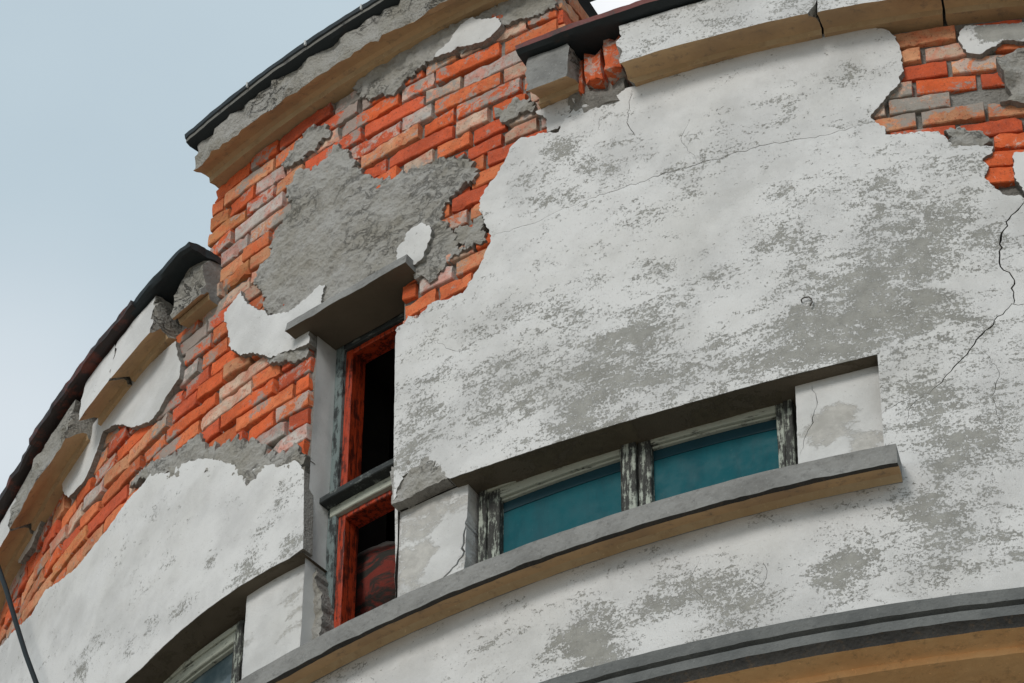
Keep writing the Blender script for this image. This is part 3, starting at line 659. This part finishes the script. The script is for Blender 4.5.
# ---------------------------------------------------------------- sill (continuous, curved)
sill_tab = [(-0.337,8.1443),(-0.498,8.1384),(-0.66,8.133),(-0.821,8.1279),(-0.983,8.1231),(-1.144,8.1188),(-1.306,8.1148),(-1.467,8.1112),(-1.629,8.1079),(-1.79,8.105),(-1.952,8.1025),(-2.113,8.1004),(-2.275,8.0986),(-2.436,8.0973)]
sz = lambda u: lerp_tab(sill_tab, u)
SILL_R = -0.332
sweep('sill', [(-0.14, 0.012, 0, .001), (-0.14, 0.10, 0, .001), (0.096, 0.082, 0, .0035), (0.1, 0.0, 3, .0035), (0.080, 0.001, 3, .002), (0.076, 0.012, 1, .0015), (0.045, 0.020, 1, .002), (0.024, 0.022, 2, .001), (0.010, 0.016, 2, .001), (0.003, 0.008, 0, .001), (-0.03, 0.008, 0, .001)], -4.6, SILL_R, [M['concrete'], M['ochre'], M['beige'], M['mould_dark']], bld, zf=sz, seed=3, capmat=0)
# ---------------------------------------------------------------- hood mould over the storey below
hood_tab = [(-0.005,7.6484),(-0.116,7.6485),(-0.227,7.6491),(-0.338,7.6499),(-0.449,7.6512),(-0.56,7.6528),(-0.671,7.6548),(-0.783,7.6571),(-0.894,7.6598),(-1.005,7.6628),(-1.116,7.6662),(-1.227,7.67),(-1.338,7.6741),(-1.449,7.6786)]
hz = lambda u: lerp_tab(hood_tab, u)
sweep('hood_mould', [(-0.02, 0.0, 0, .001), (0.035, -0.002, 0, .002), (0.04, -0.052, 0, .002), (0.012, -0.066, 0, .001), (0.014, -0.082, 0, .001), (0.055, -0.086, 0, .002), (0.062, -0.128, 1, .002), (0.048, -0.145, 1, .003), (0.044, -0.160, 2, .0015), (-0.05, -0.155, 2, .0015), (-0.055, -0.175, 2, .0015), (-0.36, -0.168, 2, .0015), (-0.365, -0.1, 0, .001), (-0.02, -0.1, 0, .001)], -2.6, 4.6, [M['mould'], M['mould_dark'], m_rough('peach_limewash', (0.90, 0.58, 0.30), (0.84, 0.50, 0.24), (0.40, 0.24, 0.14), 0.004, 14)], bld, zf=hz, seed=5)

# ---------------------------------------------------------------- cornices
CM = [M['plaster'], M['ochre'], M['broken'], M['concrete'], M['beige']]
def cornice(name, u0, u1, zf, face=2, frough=0.012, h=0.17, proj=0.1, seed=1.0, top=-0.2, wear=0.1, endrough=0.02, cap=2, rise=0.0, strip=0.0, er=0.002):
    p = proj
    return sweep(name, [(-0.05, rise+0.03, 3, .001), (top, h, 2, .002), (p-0.012, h, face, frough), (p, 0.0, 1, er), (p-0.014, 0.006+rise*0.1, 1, er*0.8), (p*0.62, 0.022+rise*0.4, 1, .001), (p*0.4, 0.026+rise*0.7, 1, .001), (0.024, 0.018+rise, 4, .001), (0.016, rise-strip, 1, .001), (-0.05, rise-strip, 3, .001)],
                 u0, u1, CM, bld, zf=zf, seed=seed, capmat=cap, wear=wear, endrough=endrough)
uc_tab = [(-1.923,10.9745),(-2.012,10.9703),(-2.101,10.9663),(-2.19,10.9627),(-2.279,10.9593),(-2.368,10.9563),(-2.457,10.9535),(-2.545,10.9511),(-2.634,10.9489),(-2.723,10.9471),(-2.812,10.9455),(-2.901,10.9443),(-2.99,10.9433),(-3.079,10.9427)]
uz = lambda u: lerp_tab(uc_tab, u)
cornice('cornice', -3.084, UR+0.06, uz, h=0.172, frough=0.019, er=0.011, seed=11, endrough=0.01, wear=0.2)
lz_tab = [(-3.1,10.2596),(-3.344,10.2118),(-3.589,10.164),(-3.833,10.1162),(-4.078,10.0684),(-4.322,10.0206)]
lz = lambda u: lerp_tab(lz_tab, u)
cornice('cornice', -3.197, -3.026, lambda u: 10.272, face=2, frough=0.018, h=0.225, seed=12, cap=3, rise=0.0, proj=0.055, endrough=0.008)
uk = -3.519
cornice('cornice', -3.732, uk-0.004, lz, face=0, frough=0.002, h=0.20, seed=13, wear=0.05, endrough=0.016, rise=0.03)
cornice('cornice', uk+0.004, -3.267, lz, face=0, frough=0.002, h=0.20, seed=13.3, wear=0.05, endrough=0.03, rise=0.03)
cornice('cornice', -4.283, -3.811, lz, face=2, frough=0.018, er=0.008, h=0.19, seed=14, endrough=0.03, rise=0.03)
cornice('cornice', -6.5, -4.294, lz, face=0, frough=0.003, h=0.19, seed=15, wear=0.05, endrough=0.01, rise=0.03)
rz = lambda u: 10.243
cornice('cornice', -1.505, -1.35, lambda u: 10.272, face=3, frough=0.002, h=0.185, seed=16, wear=0.4, endrough=0.012, proj=0.12, rise=0.04)
cornice('cornice', -1.158, -0.481, rz, face=0, frough=0.002, h=0.21, seed=17, wear=0.36, endrough=0.025, proj=0.12)
cornice('cornice', -0.467, -0.062, rz, face=0, frough=0.002, h=0.21, seed=18, wear=0.36, endrough=0.010, proj=0.12)
cornice('cornice', -0.052, 4.6, rz, face=0, frough=0.002, h=0.21, seed=19, wear=0.36, endrough=0.010, proj=0.12)
# broken brick core where the right-hand cornice has fallen away
bk = Bricks(); u = -1.355
for wd, hh, dd, zz in ((0.022, 0.16, 0.02, 10.290), (0.068, 0.15, 0.05, 10.300), (0.066, 0.17, 0.06, 10.305)):
    bk.brick(lambda a, b, d, u=u, zz=zz, dd=dd: P(u+a, zz+b, dd+d), wd, hh, 0.12, rng.uniform(0, 99), col=(0.62, 0.13, 0.045), smear=0.5, chip=2.6)
    u += wd+0.012
bk.brick(lambda a, b, d, u=u: P(u-0.09+a, 10.43+b, 0.05+d), 0.07, 0.05, 0.1, 5.5, col=(0.6, 0.25, 0.13), smear=0.4, chip=1.8)
bk.build('cornice_brick_core', bld)
patch('scratch_coat', [(-1.407, 10.20), (-1.186, 10.20), (-1.186, 10.46), (-1.407, 10.46)], [M['mortar'], M['edge']], bld, front=lambda u, z: 0.0+0.022*fb(u, z, 14, 4, 6), back=-0.05, step=0.012, jag=0.006, seed=63, rstep=0.012)

# ---------------------------------------------------------------- metal flashings
sweep('flashing', [(0.03, 0.155, 0, .002), (0.106, 0.158, 0, .003), (0.124, 0.168, 1, .002), (0.126, 0.180, 0, .002), (0.132, 0.184, 0, .002), (0.134, 0.203, 0, .002), (-0.35, 0.25, 0, .001)], -3.111, UR+0.08, [M['flash'], M['lip']], bld, zf=uz, seed=21)
fl_cuts = [-6.5, -4.028, -3.393, -3.022]
for i in range(3):
    e = 0.006*(i % 2)
    sweep('flashing', [(0.0, 0.215+e, 0, .002), (0.114+e, 0.208, 0, .005), (0.126+e, 0.216, 0, .006), (0.130+e, 0.236+e, 0, .005), (0.10, 0.244+e, 0, .004), (-0.3, 0.27+e, 0, .002)], fl_cuts[i]-(0.05 if i == 1 else 0.0), fl_cuts[i+1]+(0.03 if i == 1 else 0), [M['rust'] if i < 2 else M['flash']], bld, zf=lz, seed=22+i, sub=0.012, endrough=0.01)
# bright sheet clips on the upper flashing
for uu in (-2.763, -2.468, -2.205):
    CB().box(uu, uu+0.007, uz(uu)+0.180, uz(uu)+0.206, 0.129, 0.138, 0, bev=0.001).build('clip', [M['clip']], bld)
sweep('flashing', [(0.0, 0.222, 0, .002), (0.132, 0.220, 0, .002), (0.15, 0.232, 1, .002), (0.154, 0.252, 1, .002), (-0.35, 0.30, 0, .002)], -1.53, 4.6, [M['flash'], M['rust_red']], bld, zf=rz, seed=23)

# ---------------------------------------------------------------- slab hood over the narrow window
lint_u0, lint_u1 = -2.548, -2.015
lint = [(-2.548,9.746),(-2.272,9.737),(-2.015,9.754)]
lzf = lambda u: lerp_tab(lint, u)
sweep('window_hood', [(-0.12, -0.004, 1, .001), (-0.12, 0.05, 0, .001), (0.052, 0.046, 0, .004), (0.06, 0.0, 1, .003)], lint_u0, lint_u1, [M['concrete'], M['soffit']], bld, zf=lzf, seed=31, capmat=0)

# ---------------------------------------------------------------- narrow window: frame, red lining, transom
FD = -0.125
nw = CB(); z0, z1 = 8.17, NWT-0.004
L0 = -2.463; L1 = -2.436; Rr = NWR+0.03
nw.box(L0-0.012, L1, z0, z1, FD-0.05, FD, 0)
nw.box(Rr, Rr+0.01, z0, z1, FD-0.05, FD, 0)
nw.box(L1, Rr, z1-0.032, z1, FD-0.05, FD-0.001, 1)
nwo = nw.build('narrow_window', [M['frame_blue'], M['wood_dark']], bld)
tz = 9.061
tb = CB(); tl = -2.488
TR0 = 8.985
rd = CB()
for (a, b) in ((TR0+0.055, z1-0.032), (z0, TR0-0.042)):
    rd.box(L1+0.001, L1+0.032, a, b, FD-0.085, FD-0.012, 0)
    rd.box(Rr-0.008, Rr, a, b, FD-0.085, FD-0.022, 0)
    rd.box(L1+0.032, Rr-0.008, b-0.022, b-0.001, FD-0.085, FD-0.013, 0)
rd.build('lining', [M['red']], nwo)
tb.box(tl, Rr, TR0, TR0+0.028, FD-0.05, FD+0.045, 1)
tb.box(L0, Rr, TR0+0.028, TR0+0.05, FD-0.05, FD+0.02, 1)
tb.box(L0, Rr, TR0-0.042, TR0, FD-0.05, FD+0.004, 0)
tb.build('transom', [M['wood_h'], M['wood_dark']], nwo)
# maroon curtain far back in the lower light
cv = []; cf = []
for i in range(31):
    for j in range(9):
        u = -2.9+1.1*i/30; z = 8.1+1.0*j/8; cv.append(P(u, z, -0.62+0.025*math.sin(i*1.3+0.2*j)))
for i in range(30):
    for j in range(8): a = i*9+j; cf.append([a, a+9, a+10, a+1])
curt = _link('curtain', cv, cf, M['maroon'], None, smooth=True)
tag(curt, 'dark maroon curtain hanging in the gloom behind the lower light of the narrow window', 'curtain')

# ---------------------------------------------------------------- wide windows
FW = -0.10
def strip_window(name, u0, u1, ztop, zbot, mull, sash, pane_mat, top_mat=None):
    o = CB(); o.box(u0, u0+0.030, zbot, ztop, FW-0.06, FW, 0); o.box(u1-0.030, u1, zbot, ztop, FW-0.06, FW, 0)
    o.box(u0+0.030, u1-0.030, ztop-0.022, ztop, FW-0.06, FW-0.001, 1)
    for m0, m1 in mull: o.box(m0, m1, zbot, ztop-0.022, FW-0.06, FW+0.004, 0)
    fr = o.build(name, [M['wood_v'], M['wood_h']], bld)
    for (a, b, st0, st1, rail) in sash:
        s = CB(); zt = ztop-0.022
        s.box(a, a+st0, zbot, zt, FW-0.05, FW-0.008, 0); s.box(b-st1, b, zbot, zt, FW-0.05, FW-0.008, 0)
        s.box(a+st0, b-st1, zt-rail, zt, FW-0.05, FW-0.009, 1)
        s.box(a+st0, b-st1, zt-rail-0.008, zt-rail, FW-0.05, FW-0.02, 1)
        s.build('sash', [M['wood_v'], M['wood_h']], fr)
        p = CB(); p.box(a+st0-0.005, b-st1+0.005, zbot, zt-rail, FW-0.044, FW-0.036, 0, bev=0, rough=0.0005)
        pn = p.build('pane', [pane_mat], fr)
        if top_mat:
            q = CB(); q.box(a+st0, b-st1, zt-rail-0.05, zt-rail-0.0085, FW-0.0359, FW-0.0335, 0, bev=0, rough=0.0); q.build('pane_shade_strip', [top_mat], fr)  # thin dark strip standing for the shade along the pane's top
    return fr
wl = -1.803; wr = -0.681
ztop = 8.712
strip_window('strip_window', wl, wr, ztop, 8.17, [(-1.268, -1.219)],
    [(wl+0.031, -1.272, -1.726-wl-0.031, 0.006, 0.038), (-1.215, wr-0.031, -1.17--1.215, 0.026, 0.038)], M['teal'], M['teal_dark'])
l2 = -2.847
strip_window('strip_window', -4.5, l2, 8.70, 8.17, [(-3.55, -3.50)], [(-4.46, -3.55, 0.05, 0.05, 0.045), (-3.50, l2-0.031, 0.05, 0.02, 0.045)], M['grey_glass'])

# ---------------------------------------------------------------- small wall hook
hk = [(-0.605,8.998),(-0.598,9.005),(-0.589,9.006),(-0.579,9.004),(-0.571,8.992),(-0.57,8.979),(-0.577,8.965)]
def tube(name, pts, r, mat, parent=None, sides=10):
    v = []; f = []
    pts = [Vector(p) for p in pts]; n = len(pts); ref = Vector((0.13, 0.2, 0.95)).normalized()
    for i, p in enumerate(pts):
        t = (pts[min(i+1, n-1)]-pts[max(i-1, 0)]).normalized(); a = t.cross(ref).normalized() if abs(t.dot(ref)) < 0.99 else t.cross(Vector((1, 0, 0))).normalized(); b = t.cross(a)
        for k in range(sides):
            an = 2*math.pi*k/sides; v.append(p+(a*math.cos(an)+b*math.sin(an))*r)
    for i in range(n-1):
        for k in range(sides): f.append([i*sides+k, i*sides+(k+1) % sides, (i+1)*sides+(k+1) % sides, (i+1)*sides+k])
    f.append(list(range(sides))[::-1]); f.append([(n-1)*sides+k for k in range(sides)])
    return link(name, v, f, mat, parent, smooth=True)
tube('wall_hook', [P(hk[0][0], hk[0][1], -0.02)]+[P(a, b, 0.012) for a, b in hk], 0.0025, M['iron'], bld)

# ---------------------------------------------------------------- bundle in the lower light of the narrow window
bm = bmesh.new(); bmesh.ops.create_uvsphere(bm, u_segments=48, v_segments=28, radius=1.0)
bc = P(-2.476, 8.762, -0.36); an = bc.xy
th = math.atan2(bc.x, -bc.y)
for v in bm.verts:
    c = v.co; sx = math.copysign(abs(c.x)**0.8, c.x); szz = math.copysign(abs(c.z)**0.75, c.z)
    w = 1+0.10*noise.fractal(Vector((c.x*1.5, c.y*1.5, c.z*1.5)), 1, 2, 4)+0.05*noise.noise(c*4)
    v.co = Vector((sx*0.26*w, c.y*0.11*w, szz*0.17*w))
bm.normal_update()
me = bpy.data.meshes.new('cloth_bundle'); bm.to_mesh(me)
pale = [max(0.0, min(1.0, (v.co.z-0.112-0.012*noise.noise(v.co*18))/0.02)) for v in bm.verts]; bm.free()
me.attributes.new('pale', 'FLOAT', 'POINT').data.foreach_set('value', pale)
me.materials.append(M['bundle']); me.polygons.foreach_set('use_smooth', [True]*len(me.polygons))
bo = bpy.data.objects.new('cloth_bundle', me); COL.objects.link(bo); bo.location = bc; bo.rotation_euler = (0, 0.12, th)
tag(bo, 'red and black bundle with pale top in the lower half of the narrow window', 'bundle')

# ---------------------------------------------------------------- cable hanging at the left
cp = [P(*[(-4.552,10.157)][0], 0.09)] + [P(a, b, 0.15) for a, b in [(-4.215,9.771),(-4.088,9.551),(-3.955,9.293),(-3.832,9.052),(-3.718,8.839)]]
e = cp[-1]; dlt = cp[-1]-cp[-2]
for k in range(1, 30):
    q = cp[-1]+Vector((0.012, -0.03, -0.33)); cp.append(q)
    if q.z < -1.5: break
cab = tube('cable', cp, 0.0095, M['rubber'], None, 12)
tag(cab, 'black cable hanging from under the left cornice in front of the plaster', 'cable')
